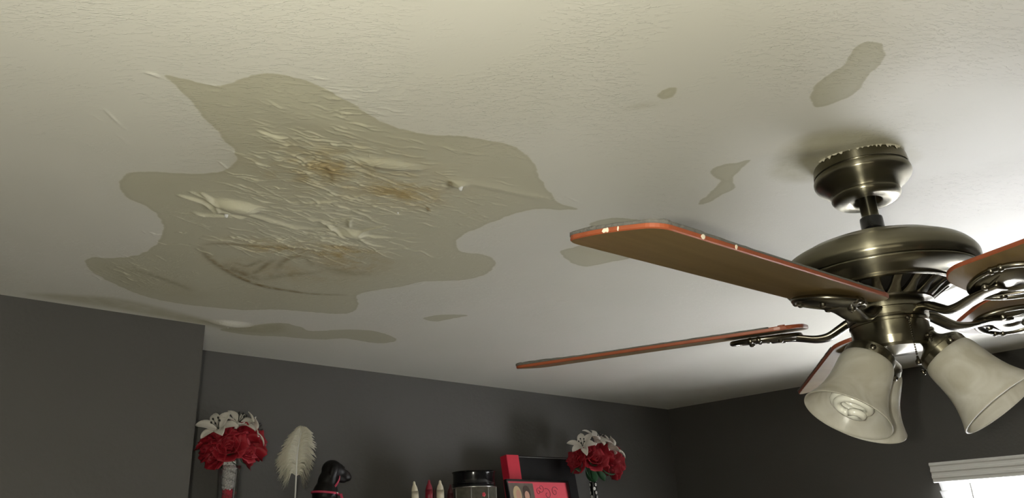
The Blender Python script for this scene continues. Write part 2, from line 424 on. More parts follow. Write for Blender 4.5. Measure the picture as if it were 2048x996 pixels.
# brown tide lines around the fallen skim coat
ridge([(402,492),(430,487),(480,489),(540,493),(600,498),(660,505)], .6, .007, 'crack')
ridge([(402,492),(415,512),(440,532),(475,552),(520,570),(570,580),(630,588),(700,590)], 1, .008, 'crack')
ridge([(450,530),(480,545),(520,560)], .8, .016, 'crack')
ridge([(470,525),(495,532),(515,525),(530,520)], .6, .007, 'crack')
ridge([(500,552),(520,540),(535,528),(552,519)], .7, .007, 'crack')
ridge([(555,545),(565,525),(590,513),(615,515),(628,535)], .7, .009, 'crack')
ridge([(520,560),(560,552),(600,548),(640,545)], .5, .014, 'crack'); ridge([(640,530),(690,545),(740,548)], .45, .02, 'crack')
ridge([(640,322),(655,335),(665,355),(662,366)], .7, .004, 'crack'); ridge([(905,377),(900,362),(897,380)], .9, .004, 'crack'); ridge([(855,415),(858,420)], .9, .004, 'crack', False)
ridge([(260,540),(300,548),(360,570),(385,582)], .4, .01, 'crack')
DZ[...] -= .0010*CRACK
# blisters full of water
blob(474, 411, .036, .017, (60, 12), .014, power=4); blob(444, 418, .024, .013, (40, 10), .007, power=3)
ridge([(355,390),(380,396),(405,404),(440,425)], .005, .004); ridge([(378,383),(405,392),(425,402),(440,420)], .0045, .0036)
ridge([(400,384),(420,396),(440,408)], .005, .004); ridge([(385,424),(410,430),(450,432),(500,436)], .004, .005); ridge([(480,425),(520,435),(570,450),(640,462)], .004, .007)
blob(772, 328, .052, .015, (60, 8), .0065, power=3)
blob(704, 466, .024, .014, (60, 8), .011, power=3)
for r in ([(640,440),(665,455),(690,468)], [(655,450),(675,462),(700,472)], [(715,465),(740,458),(770,452)], [(720,470),(755,473),(785,476)], [(715,475),(740,488),(770,494)], [(700,455),(698,445),(702,436)], [(650,462),(672,468),(700,470)]): ridge(r, .0034, .0032)
ridge([(900,360),(950,368),(1010,380),(1080,396),(1110,402)], .0016, .010); blob(918, 368, .014, .010, (60, 10), .006)
blob(463, 647, .05, .016, (60, 7), .010, power=3); ridge([(415,640),(440,650),(480,656),(520,655)], .003, .006)
blob(650, 250, .10, .04, (60, 25), .002); blob(640, 300, .04, .014, (60, 25), .002); ridge([(515,262),(535,268),(555,274),(575,276)], .004, .003)
ridge([(205,215),(222,232),(240,250)], .0008, .0025); ridge([(436,322),(446,330),(456,338)], .0014, .002); ridge([(290,145),(305,148),(318,154)], .0015, .003)
blob(1660, 290, .10, .03, (60, -8), .006)
# wrinkled paint skin
random.seed(5)
def wrinkles(n, cx, cy, sx, sy, slope, hmax, l0=18, l1=70, wd=(.0013, .0026)):
    for _ in range(n):
        x = random.gauss(cx, sx); y = random.gauss(cy, sy)
        l = random.uniform(l0, l1); s = slope+random.gauss(0, .13); k = random.uniform(-.08, .08)*l; k2 = random.uniform(-.06, .06)*l
        ridge([(x-l/2, y-l/2*s), (x-l/6, y-l/6*s+k), (x+l/6, y+l/6*s+k2), (x+l/2, y+l/2*s)], random.uniform(.25, 1)*hmax, random.uniform(*wd))
wrinkles(170, 640, 325, 75, 38, .22, .0017)
wrinkles(170, 620, 430, 110, 35, .20, .0017, 20, 90)
wrinkles(110, 620, 490, 95, 14, .16, .0019, 20, 90)
wrinkles(150, 790, 395, 90, 40, .18, .0014, 12, 50)
wrinkles(90, 640, 225, 110, 40, .20, .0010, 12, 50)
wrinkles(110, 900, 380, 110, 50, .1, .0008, 8, 36)
wrinkles(90, 600, 555, 120, 25, .1, .0009, 8, 40)
wrinkles(110, 700, 600, 130, 25, .1, .0006, 6, 25)
wrinkles(50, 260, 545, 40, 12, .35, .0008, 8, 40)
wrinkles(30, 1100, 605, 40, 12, -.2, .0010, 6, 25, (.003, .005))
wrinkles(40, 290, 240, 70, 70, .5, .0004, 10, 30)
def grid_mesh():
    ny, nx = GX.shape
    co = np.stack([GX, GY, CEIL+DZ], -1).reshape(-1, 3).astype(np.float32)
    idx = np.arange(nx*ny).reshape(ny, nx)
    q = np.stack([idx[:-1, :-1], idx[1:, :-1], idx[1:, 1:], idx[:-1, 1:]], -1).reshape(-1, 4)   # facing down
    me = bpy.data.meshes.new('ceiling')
    me.vertices.add(len(co)); me.vertices.foreach_set('co', co.ravel())
    me.loops.add(q.size); me.loops.foreach_set('vertex_index', q.ravel().astype(np.int32))
    me.polygons.add(len(q)); me.polygons.foreach_set('loop_start', np.arange(0, q.size, 4, dtype=np.int32))
    me.update(calc_edges=True)
    me.polygons.foreach_set('use_smooth', np.ones(len(q), bool))
    for nm, A in (('stain', STAIN), ('soft', SOFT), ('rust', RUST), ('crack', CRACK)):
        a = me.attributes.new(nm, 'FLOAT', 'POINT'); a.data.foreach_set('value', np.clip(A, -.5, 1).ravel().astype(np.float32))
    me.materials.append(M_ceiling)
    o = bpy.data.objects.new('ceiling', me); COL.objects.link(o); o['kind'] = 'structure'
grid_mesh()
bm = BM(); box(bm, ((XL+XR)/2, (YF+YB)/2, CEIL+.06), (XR-XL+.3, YB-YF+.3, .1)); struct('trim_attic_board', bm, M_white)

# window frame and pane
bm = BM()
for c, s in (((XR+.07, WY0+.02, (WZ0+WZ1)/2), (.05, .04, WZ1-WZ0)), ((XR+.07, WY1-.02, (WZ0+WZ1)/2), (.05, .04, WZ1-WZ0)),
             ((XR+.07, (WY0+WY1)/2, WZ0+.02), (.05, WY1-WY0, .04)), ((XR+.07, (WY0+WY1)/2, WZ1-.02), (.05, WY1-WY0, .04)), ((XR+.07, (WY0+WY1)/2, (WZ0+WZ1)/2), (.05, WY1-WY0, .03))):
    box(bm, c, s, bevel=.003)
win = struct('window_1', bm, M_white)
bm = BM(); box(bm, (XR+.075, (WY0+WY1)/2, (WZ0+WZ1)/2), (.004, WY1-WY0-.06, WZ1-WZ0-.06)); obj('pane', bm, M_pane, win, smooth=False)

# ---------------------------------------------------------------- window blind
BL0, BL1 = 0.06, 1.097
bl = empty('window_blind', (XR, (BL0+BL1)/2, 0.95), 'white wide slat blind with a grooved valance over the bright window, lower right corner', 'blind')
def loc(o, root):     # keep world placed geometry while parented
    o.matrix_parent_inverse = root.matrix_basis.inverted(); return o
bm = BM()   # grooved valance profile (x out of wall, z)
prof = [(0, 2.066), (-.070, 2.066), (-.075, 2.062), (-.075, 2.056), (-.069, 2.051), (-.069, 2.043), (-.073, 2.040), (-.073, 2.033), (-.067, 2.029), (-.067, 2.021), (-.071, 2.018), (-.071, 2.010), (-.065, 2.007), (-.065, 2.000), (-.068, 1.996), (-.060, 1.993), (-.060, 2.058), (0, 2.058)]
a = [bm.verts.new((XR+x, BL0, z)) for x, z in prof]; b_ = [bm.verts.new((XR+x, BL1, z)) for x, z in prof]
n = len(prof)
for i in range(n): bm.faces.new((a[i], a[(i+1) % n], b_[(i+1) % n], b_[i]))
bm.faces.new(a); bm.faces.new(b_[::-1])
box(bm, (XR-.034, BL1-.003, 2.030), (.064, .006, .070)); recalc(bm)
loc(obj('valance', bm, M_white, bl, smooth=False), bl)
bm = BM(); box(bm, (XR-.03, (BL0+BL1)/2, 2.025), (.048, BL1-BL0-.03, .040), bevel=.002); loc(obj('headrail', bm, M_white, bl, smooth=False), bl)
tilt = math.radians(62)
slat_me = None
zs = 1.984
k = 0
while zs > .97:
    if slat_me is None:
        bm = BM(); w, t = .050, .003; prof = []
        m_ = 8
        top = [(-w/2+w*i/m_, .0025*math.cos(PI*(i/m_-.5))) for i in range(m_+1)]
        prof = [(x, z+t/2) for x, z in top]+[(x, z-t/2) for x, z in top[::-1]]
        R_ = Matrix.Rotation(tilt, 3, 'Y')
        A_ = [bm.verts.new(R_ @ Vector((x, -(BL1-BL0)/2+.02, z))) for x, z in prof]; B_ = [bm.verts.new(R_ @ Vector((x, (BL1-BL0)/2-.008, z))) for x, z in prof]
        n = len(prof)
        for i in range(n): bm.faces.new((A_[i], A_[(i+1) % n], B_[(i+1) % n], B_[i]))
        bm.faces.new(A_); bm.faces.new(B_[::-1]); recalc(bm)
        so = obj('slat', bm, M_slat, bl, smooth=False); slat_me = so.data
    else:
        so = bpy.data.objects.new('slat', slat_me); COL.objects.link(so); so.parent = bl
    so.location = (-.032, 0, zs-.95)
    zs -= .042; k += 1
bm = BM(); box(bm, (XR-.032, (BL0+BL1)/2, .965), (.05, BL1-BL0-.03, .016), bevel=.003); loc(obj('bottom_rail', bm, M_white, bl, smooth=False), bl)
for yy in (.975, .58, .20):
    bm = BM()
    for dx in (-.060, -.006): tube(bm, [(XR+dx, yy, 1.985), (XR+dx, yy, .97)], .0024, 6)
    loc(obj('ladder_cord', bm, M_bead, bl), bl)
bm = BM(); tube(bm, [(XR-.068, .885, 1.985), (XR-.070, .885, 1.40)], .003, 8); loc(obj('tilt_wand', bm, M_clear, bl), bl)

# ---------------------------------------------------------------- ceiling fan
FAN = Vector((1.2558, 0.4328, CEIL))
fan = empty('ceiling_fan', FAN, 'brushed antique brass ceiling fan with five brown wooden blades and three glass lamp shades', 'ceiling fan')
HUB = Vector((-.0070, .0066, 0))      # the motor hangs a little off the canopy's centre
def P_(*pts): return [(r, -d) for r, d in pts]
# canopy against the ceiling
bm = BM()
lathe(bm, smooth_prof(P_((.066, -.001), (.0725, .001), (.0745, .010), (.0755, .0185)), 3), 96)
lathe(bm, smooth_prof(P_((.0755, .0190), (.0742, .0203), (.0762, .023), (.0772, .028), (.0755, .034), (.0690, .0415), (.0610, .0475), (.0555, .0530), (.0530, .0575)), 4)
      + smooth_prof(P_((.0535, .0585), (.0545, .061), (.0525, .066), (.0485, .0700), (.0420, .0715), (.0260, .0705), (.0220, .066), (.0150, .056), (.0, .055)), 4), 96)
obj('canopy', bm, M_brass, fan, auto=35)
# flakes of ceiling paint stuck over the canopy edge
random.seed(3)
bm = BM()
for k in range(26):
    a = math.radians(random.uniform(150, 260)); r = .0742
    c = Vector((r*math.cos(a), r*math.sin(a), -.001)); n = Vector((math.cos(a), math.sin(a), 0)); t = Vector((-n.y, n.x, 0))
    w = random.uniform(.002, .006); hgt = random.uniform(.001, .0065)
    vs = [bm.verts.new(c+n*.0008+t*w*x+Vector((0, 0, -hgt*z))) for x, z in ((-1, -.3), (-.6, .6), (-.1, 1), (.4, .5), (1, -.3))]
    vo = [bm.verts.new(v.co+n*.001) for v in vs]
    bm.faces.new(vo); bm.faces.new(vs[::-1])
    for i in range(5): bm.faces.new((vs[i], vs[(i+1) % 5], vo[(i+1) % 5], vo[i]))
M_flake = mat('ceiling_paint_flake', (.62, .58, .46, 1), .5)
recalc(bm); obj('paint_flake', bm, M_flake, fan, smooth=False)['kind'] = 'stuff'
bm = BM(); lathe(bm, P_((.0, .058), (.0137, .058), (.0137, .112)), 32); obj('downrod', bm, M_brass, fan)
bm = BM(); lathe(bm, P_((.0137, .100), (.0175, .1005), (.0180, .104), (.0180, .118), (.022, .124), (0, .125)), 32); obj('rod_collar', bm, M_black, fan, auto=35)
# motor housing
bm = BM()
lathe(bm, smooth_prof(P_((.015, .128), (.040, .1345), (.080, .1455), (.110, .1565)), 4)
      + smooth_prof(P_((.111, .1575), (.134, .169), (.1445, .180)), 4)
      + smooth_prof(P_((.1465, .183), (.1490, .189), (.1492, .197), (.1475, .203), (.1440, .208)), 4)
      + P_((.1405, .2085), (.1405, .2100)), 128)
obj('motor_housing', bm, M_brass, fan, auto=30).location = HUB
bm = BM()
lathe(bm, smooth_prof(P_((.1390, .2080), (.1435, .2100), (.1425, .2135), (.1340, .2190), (.1190, .2230), (.1070, .2255), (.1040, .2275)), 4), 128)
obj('housing_bowl', bm, M_brass, fan, auto=30).location = HUB
bm = BM()   # dark core behind the vents
lathe(bm, P_((.1020, .2265), (.0920, .2280), (.0640, .2450), (0, .2450)), 64); obj('vent_core', bm, M_dark, fan).location = HUB
bm = BM()
lathe(bm, P_((.1040, .2270), (.1045, .2290), (.1010, .2305), (.0970, .2300)), 96)
lathe(bm, P_((.0690, .2470), (.0720, .2485), (.0705, .2520), (.0560, .2530)), 96)
NV = 20
for k in range(NV):
    a0 = 2*PI*k/NV; sw = -.04            # fins swirl slightly
    rows = [(.1025, .2290, .40), (.0950, .2335, .42), (.0860, .2395, .48), (.0780, .2455, .68), (.0710, .2500, .98)]
    vin, vout = [], []
    for i, (r, d, wf) in enumerate(rows):
        hw = PI/NV*wf; ac = a0+sw*i/4
        vout.append([bm.verts.new((r*math.cos(ac+s*hw), r*math.sin(ac+s*hw), -d)) for s in (-1, -.8, .8, 1)])
        for j, v in enumerate(vout[-1]):
            if j in (0, 3): v.co.z += .0012
        vin.append([bm.verts.new(((r-.006)*math.cos(ac+s*hw), (r-.006)*math.sin(ac+s*hw), -d+.007)) for s in (-1, 1)])
    for i in range(len(rows)-1):
        for j in range(3): bm.faces.new((vout[i][j], vout[i][j+1], vout[i+1][j+1], vout[i+1][j]))
        bm.faces.new((vin[i][0], vout[i][0], vout[i+1][0], vin[i+1][0])); bm.faces.new((vout[i][3], vin[i][1], vin[i+1][1], vout[i+1][3]))
recalc(bm); obj('vent_ring', bm, M_cast, fan, auto=40).location = HUB
bm = BM()
lathe(bm, P_((.050, .2505), (.0575, .2520), (.0590, .2560), (.0590, .2640), (.0570, .2650), (.0570, .2670), (.0595, .2680), (.0595, .2760), (.0570, .2790), (.030, .2790)), 96)
obj('flywheel', bm, M_brass, fan, auto=30).location = HUB
# switch housing that carries the lights
bm = BM()
lathe(bm, P_((.030, .2780), (.0530, .2790), (.0565, .2800), (.0580, .2815), (.0580, .2850), (.0565, .2860)) + P_((.0565, .3080), (.0560, .3100), (.0550, .3140), (.0540, .3200), (.0500, .3240), (.0300, .3260), (.0100, .3290), (.0, .3300)), 96)
obj('switch_housing', bm, M_brass, fan, auto=30).location = HUB

# five blades: azimuth, droop, pitch (each sags a little differently)
R0, RT, WR, WT = .130, .666, .0655, .0660
az0, bd, bp_ = 178.554, .2669, -12.118
blades = [(0, -.81, 1.55, .75), (-1, 1.22, -.43, 1.82), (1, -.62, -.49, -2.81), (2, .49, .86, -.99), (-2, -.28, .33, 1.24)]
def blade_frame(k, daz, dr, dp):
    a = math.radians(az0+72*k+daz); dr = math.radians(dr); pt = math.radians(bp_+dp)
    u = Vector((math.cos(a), math.sin(a), 0)); v = Vector((-math.sin(a), math.cos(a), 0))
    def F(r, s, n=0, pf=1.0):
        rr = r-.1; p = pt*pf
        return u*(.1+rr*math.cos(dr)) + v*(s*math.cos(p)-n*math.sin(p)) + Vector((0, 0, s*math.sin(p)+n*math.cos(p)-rr*math.sin(dr)-bd))
    return F, u
def outline(RT):
    pts = []
    def arc(cx, cy, r, a0, a1, n=7):
        for i in range(n+1):
            a = math.radians(a0+(a1-a0)*i/n); pts.append((cx+r*math.cos(a), cy+r*math.sin(a)))
    rc = .022; rr = .042
    arc(R0+rr, -(WR-rr), rr, 180, 270)
    arc(RT-rc, -(WT-rc), rc, 270, 358)
    for s in (-.6, -.3, 0, .3, .6): pts.append((RT+.004*(1-s*s), s*(WT-rc)))
    arc(RT-rc, (WT-rc), rc, 2, 90)
    arc(R0+rr, (WR-rr), rr, 90, 180)
    return pts
TH = .0068
for bi, (k, daz, dr, dp) in enumerate(blades):
    F, u = blade_frame(k, daz, dr, dp)
    RT = {0: .672, -1: .652}.get(k, .666); OUT = outline(RT)
    bm = BM()
    def inset(p, d):
        c = ((R0+RT)/2, 0); q = (p[0]-c[0], p[1]-c[1])
        return (c[0]+q[0]*(1-d/ (RT-R0)*2), c[1]+q[1]*(1-d/WT))
    lv = [(.0012, 0, 0), (0, .0012, 1), (0, TH-.0012, 1), (.0012, TH, 2)]
    rings = [[bm.verts.new(F(*inset(p, d), n)) for p in OUT] for d, n, _ in lv]
    m = len(OUT)
    for i in range(3):
        for j in range(m):
            f = bm.faces.new((rings[i][j], rings[i][(j+1) % m], rings[i+1][(j+1) % m], rings[i+1][j])); f.material_index = 1
    f = bm.faces.new(rings[0][::-1]); f.material_index = 0
    f = bm.faces.new(rings[3]); f.material_index = 2
    # local axes for the grain
    recalc(bm)
    Bl = obj('blade', bm, [M_wood, M_edge, M_dust], fan, smooth=False)
    if bi == 0: Bl['label'] = 'nearest blade, edge chipped and dusty'
    # furry dust lying on the upper face along tip and leading edge
    bm = BM(); rows = []
    tipn = OUT[8:-8]; last = tipn[-1]; path = tipn+[(last[0]+(R0+.05-last[0])*q/40, WT+(WR-WT)*q/40) for q in range(1, 41)]
    rnd = random.Random(bi+11)
    for i, p in enumerate(path):
        j = (.0030+.0016*rnd.random())*(1 if i < len(tipn) else max(.35, 1-(i-len(tipn))/14))
        a_, b2, c_ = inset(p, -.0006), inset(p, .0035), inset(p, .012)
        rows.append([bm.verts.new(F(*a_, TH-.0015)), bm.verts.new(F(*inset(p, -.001*rnd.random()), TH+j*.6)), bm.verts.new(F(*b2, TH+j)), bm.verts.new(F(*c_, TH+.0003)), bm.verts.new(F(*c_, TH-.0015))])
    for A_, B_ in zip(rows, rows[1:]):
        for q in range(5): bm.faces.new((A_[q], A_[(q+1) % 5], B_[(q+1) % 5], B_[q]))
    bm.faces.new(rows[0]); bm.faces.new(rows[-1][::-1])
    recalc(bm); obj('dust', bm, M_dust, Bl)
    if bi == 0:
        rnd = random.Random(2)
        for (r, s, w) in ((RT+.002, -.010, .006), (RT+.0028, .000, .008), (RT+.003, .0045, .004), (RT+.002, .018, .0025), (.600, WT+.0002, .006), (.540, WT+.0002, .004), (RT-.02, WT-.004, .007)):
            bm = BM(); onside = s > .06
            vs = []
            for q in range(7):
                a = 2*PI*q/7; l = w*(.5+.5*rnd.random())*.6
                if s > .04: vs.append(bm.verts.new(F(r+l*math.cos(a), s+.0006, .003+.0028*math.sin(a))))
                else: vs.append(bm.verts.new(F(r+.0006, s+l*math.cos(a), .0030+.0030*math.sin(a)*(.6+.4*rnd.random()))))
            vb = [bm.verts.new(F(*((r, s-.001, 0)))) for _ in range(0)]
            fc = bm.faces.new(vs); ext = bmesh.ops.extrude_face_region(bm, geom=[fc])
            off = (F(0, .0008)-F(0, 0)) if s > .04 else (F(.0008, 0)-F(0, 0))
            for v in [e for e in ext['geom'] if isinstance(e, bmesh.types.BMVert)]: v.co += off
            recalc(bm); obj('edge_chip', bm, M_chip, Bl, smooth=False)
    # bracket
    sm = lambda x: max(0, min(1, x))**2*(3-2*max(0, min(1, x)))
    bm = BM()
    arm = smooth_prof([(.046, 0, -.001), (.064, 0, -.002), (.080, 0, -.010), (.098, 0, -.019), (.118, 0, -.0205), (.140, 0, -.016), (.160, 0, -.0125), (.190, 0, -.0115)], 4)
    rad = []
    for r, s, n in arm:
        t = sm((r-.05)/.13); rad.append((.0125+.007*t, .0075-.003*t))
    tube(bm, [F(r, s, n, sm((r-.05)/.09)) for r, s, n in arm], rad, 14)
    # oval open paddle: rim, web and crossing ribs
    def ov(a, f=1, n=-.009):
        return F(.198+.056*f*math.cos(a), .044*f*math.sin(a)*(1+.18*math.cos(a)), n)
    NR = 40
    tube(bm, [ov(2*PI*i/NR) for i in range(NR)], .0042, 10, closed=True)
    for f0, f1, n0, n1, aa, ab in ((1., .04, -.0085, -.0150, 0, 2*PI),):
        st = 20; g = []
        st = 36
        for i in range(st+1):
            a = aa+(ab-aa)*i/st
            g.append([bm.verts.new(ov(a, f0+(f1-f0)*t, n0+(n1-n0)*t+ o)) for t, o in ((0, .001), (.25, -.0022), (.6, -.0012), (1, 0))]+[bm.verts.new(ov(a, f0+(f1-f0)*t, n0+(n1-n0)*t+.002)) for t in (1, 0)])
        for A_, B_ in zip(g, g[1:]):
            for q in range(6): bm.faces.new((A_[q], A_[(q+1) % 6], B_[(q+1) % 6], B_[q]))
        if False: bm.faces.new(g[0])
    for s_ in (-1, 1):
        tube(bm, [F(.140, .004*s_, -.0165), F(.165, .010*s_, -.0150), F(.19, .024*s_, -.0130), F(.215, .037*s_, -.010)], [.0016, .002, .0018, .0012], 8)
    for a in (1.25, 1.5, -1.25, -1.5): ball(bm, ov(a, 1, -.0095), .0056, 10)
    recalc(bm); br = obj('blade_bracket', bm, M_cast, fan)
    for (r, s) in ((.172, .018), (.172, -.018), (.222, 0)):
        bm = BM(); c = F(r, s, -.0165); ax = (F(0, 0, 1)-F(0, 0, 0)).to_track_quat('Z', 'Y').to_matrix().to_4x4()
        lathe(bm, [(0, -.002), (.003, -.0018), (.0048, 0), (.0048, .0125)], 14, Matrix.Translation(c) @ ax); recalc(bm); obj('screw', bm, M_cast, br)
    for (r, s) in ((.165, .030), (.165, -.030)):      # nuts on the upper face near the root
        bm = BM(); c = F(r, s, TH-.001); lathe(bm, [(.006, 0), (.006, .004), (0, .0045)], 6, Matrix.Translation(c) @ ax); recalc(bm); obj('bolt_head', bm, M_edge, br, smooth=False)

# three lamps
def axis_matrix(o, d):
    return Matrix.Translation(o) @ Vector(d).to_track_quat('Z', 'Y').to_matrix().to_4x4()
lamps = [(149.4, 'front'), (275.9, 'right'), (60.0, 'rear')]
TILT = math.radians(56.5)
for li, (azl, nm) in enumerate(lamps):
    a = math.radians(azl); d = Vector((math.cos(a)*math.cos(TILT), math.sin(a)*math.cos(TILT), -math.sin(TILT)))
    neck = Vector((math.cos(a)*.0583, math.sin(a)*.0583, -.3356)); st = neck-d*.044
    Mx = axis_matrix(st, d)
    bm = BM()
    lathe(bm, smooth_prof([(.0, -.004), (.012, -.004), (.0125, .004), (.0165, .007), (.0165, .011), (.0140, .013), (.0150, .020), (.0200, .026), (.0275, .031), (.0345, .036), (.0360, .041)], 3)
          + [(.0368, .042), (.0368, .052), (.0350, .053), (.0330, .052), (.0325, .046), (.0, .044)], 48)
    fit = obj('lamp_fitter', bm, M_brass, fan, auto=35); fit.matrix_local = Mx
    for q in range(3):
        an = 2*PI*q/3+.5; bm = BM(); Q = Matrix.Rotation(an, 4, 'Z') @ Matrix.Translation((.036, 0, .048)) @ Matrix.Rotation(PI/2, 4, 'Y')
        lathe(bm, [(0, 0), (.0016, 0), (.0016, .004), (.0042, .0042), (.0046, .006), (.0042, .008), (0, .0084)], 12, Q); recalc(bm)
        obj('thumb_screw', bm, M_cast, fit)
    bm = BM()
    outer = smooth_prof([(.0290, .041), (.0315, .045), (.0360, .050), (.0395, .058), (.0410, .070), (.0420, .084), (.0440, .100), (.0480, .116), (.0540, .131), (.0605, .143), (.0632, .1475)], 4)
    inner = [(r-.0030, z) for r, z in outer[::-1][1:]]
    lathe(bm, outer+[(.0630, .1490), (.0615, .1490)]+inner, 72)
    recalc(bm)
    sh = obj('lamp_shade', bm, M_glass, fan, auto=60); sh.matrix_local = Mx
    bm = BM()   # spiral bulb: base and double helix
    bb = obj('bulb', bm, M_cfl, fan); bb.matrix_local = Mx @ Matrix.Translation((0, 0, 0 if li == 0 else -.014))
    bm = BM()
    lathe(bm, [(0, .045), (.014, .045), (.014, .060), (.021, .064), (.022, .074), (.018, .078), (0, .079)], 28)
    pts = []
    turns = 3.0
    for i in range(0, 61):
        t = i/60; an = t*turns*2*PI; rr = .0262 if t < .86 else .0262*(1-((t-.86)/.14)**2*.93)
        pts.append((rr*math.cos(an), rr*math.sin(an), .090+.050*t+(.003 if t > .86 else 0)*((t-.86)/.14)))
    tube(bm, pts, .0056, 10)
    tube(bm, [(-x, -y, z) for x, y, z in pts], .0056, 10)
    recalc(bm); bm.to_mesh(bb.data); bm.free(); bb.data.polygons.foreach_set('use_smooth', [True]*len(bb.data.polygons)); 

# pull chains with fobs
for (az, dd, ln) in ((218, .286, .060), (250, .312, .036)):
    a = math.radians(az); r = .0555 if dd < .31 else .050
    bm = BM()
    c = Vector((r*math.cos(a), r*math.sin(a), -dd))
    Q = axis_matrix(c-Vector((math.cos(a), math.sin(a), 0))*.004, (math.cos(a), math.sin(a), 0))
    lathe(bm, [(0, 0), (.005, 0), (.005, .003), (.0035, .005), (.0035, .009), (.001, .0105), (0, .0105)], 14, Q)
    tip = c+Vector((math.cos(a), math.sin(a), 0))*.0075
    nb = int(ln/.0034)
    for i in range(nb): ball(bm, tip-Vector((0, 0, .0022+i*.0034)), .00165, 7)
    recalc(bm); ch = obj('pull_chain', bm, M_chain, fan)
    bm = BM(); e = tip-Vector((0, 0, .0022+nb*.0034))
    lathe(bm, [(0, .001), (.0016, 0), (.0020, -.004), (.0042, -.007), (.0042, -.012), (.0034, -.0125), (0, -.0125)], 12, Matrix.Translation(e)); recalc(bm)
    obj('chain_fob', bm, M_chain, ch)

# ---------------------------------------------------------------- shelf unit that carries the ornaments (top lies below the picture)
SZ = 1.80
bc = empty('bookcase', (1.85, 2.12, 0), 'tall dark wooden bookcase against the back wall, carrying the ornaments', 'bookcase')
for nm, c, s in (('side_panel', (.86, 2.13, SZ/2), (.02, .32, SZ)), ('side_panel', (2.90, 2.13, SZ/2), (.02, .32, SZ)), ('top', (1.88, 2.125, SZ-.0125), (2.10, .335, .025)),
                 ('back_panel', (1.88, 2.285, SZ/2), (2.02, .01, SZ-.05)), ('shelf', (1.88, 2.13, .45), (2.02, .30, .02)), ('shelf', (1.88, 2.13, .9), (2.02, .30, .02)), ('shelf', (1.88, 2.13, 1.35), (2.02, .30, .02))):
    bm = BM(); box(bm, c, s, bevel=.002); loc(obj(nm, bm, M_bookcase, bc, smooth=False), bc)

# ---------------------------------------------------------------- flowers
def petal(bm, base, out, up, L, W, curl, cup, nu=6, nv=5, pointed=.0, wav=0, mat=0):
    """base point, out: outward direction, up: axis; curl bends outward"""
    side = out.cross(up).normalized(); g = []
    for i in range(nu+1):
        t = i/nu
        ang = curl*t; 
        ctr = base + up*(L*(math.sin(ang)/max(curl, 1e-3) if curl else t)) + out*(L*(1-math.cos(ang))/max(curl, 1e-3))
        w = W*(math.sin(PI*(.12+.80*t))**(.7+pointed) if pointed else math.sin(PI*(.14+.62*t))**.6)
        if pointed: w = W*math.sin(PI*min(1, (.08+.92*t)))**.8
        nrm = (out*math.cos(ang)-up*math.sin(ang))
        row = []
        for j in range(nv+1):
            s = j/nv*2-1
            row.append(bm.verts.new(ctr+side*(w*s)-nrm*(cup*w*s*s)+nrm*(wav*math.sin(s*5+t*7))))
        g.append(row)
    for A_, B_ in zip(g, g[1:]):
        for j in range(nv):
            f = bm.faces.new((A_[j], A_[j+1], B_[j+1], B_[j])); f.material_index = mat
def thick(o, t=.0008):
    m = o.modifiers.new('thickness', 'SOLIDIFY'); m.thickness = t; return o
def rose_mesh(seed):
    rnd = random.Random(seed); bm = BM(); Z = Vector((0, 0, 1))
    for i, (n, tilt_, L, W, curl, cup, rad) in enumerate(((3, .0, .026, .012, .1, .9, .003), (4, .1, .029, .016, .35, .75, .006), (5, .3, .032, .021, .7, .55, .010), (6, .55, .036, .025, 1.15, .35, .013))):
        for k in range(n):
            a = 2*PI*k/n+i*.7+rnd.uniform(-.2, .2); o = Vector((math.cos(a), math.sin(a), 0))
            petal(bm, o*rad-Z*.004*i*.5, (o*math.cos(tilt_)-Z*math.sin(tilt_)*.3).normalized(), (Z*math.cos(tilt_)+o*math.sin(tilt_)).normalized(), L*rnd.uniform(.9, 1.08), W, curl*rnd.uniform(.85, 1.2), cup, wav=.0012)
    ball(bm, (0, 0, -.002), .010, 10, (1, 1, .9))
    recalc(bm); return bm
def lily_mesh(seed):
    rnd = random.Random(seed); bm = BM(); Z = Vector((0, 0, 1))
    for k in range(6):
        a = 2*PI*k/6+rnd.uniform(-.12, .12); o = Vector((math.cos(a), math.sin(a), 0)); inn = k % 2
        tl = .55 if inn else .7
        petal(bm, o*.004, (o*math.cos(tl)-Z*math.sin(tl)).normalized(), (Z*math.cos(tl)+o*math.sin(tl)).normalized(), .064*rnd.uniform(.9, 1.1), .0165 if inn else .014, 1.25, .35, nu=9, pointed=1, wav=.0012)
    tube(bm, [(0, 0, -.03), (0, 0, -.012), (0, 0, .003)], [.003, .004, .006], 8)
    return bm
def leaf_mesh(L=.06, W=.014):
    bm = BM(); petal(bm, Vector((0, 0, 0)), Vector((1, 0, 0)), Vector((0, 0, 1)), L, W, .9, .3, nu=8, nv=4, pointed=1); return bm
def orient(c, d, spin=0, s=1):
    return Matrix.Translation(c) @ Vector(d).to_track_quat('Z', 'Y').to_matrix().to_4x4() @ Matrix.Rotation(spin, 4, 'Z') @ Matrix.Scale(s, 4)
ROSE = [None]*3; LILY = [None]*2
def from_cam(y, px, py): return at_y(px, py, y)
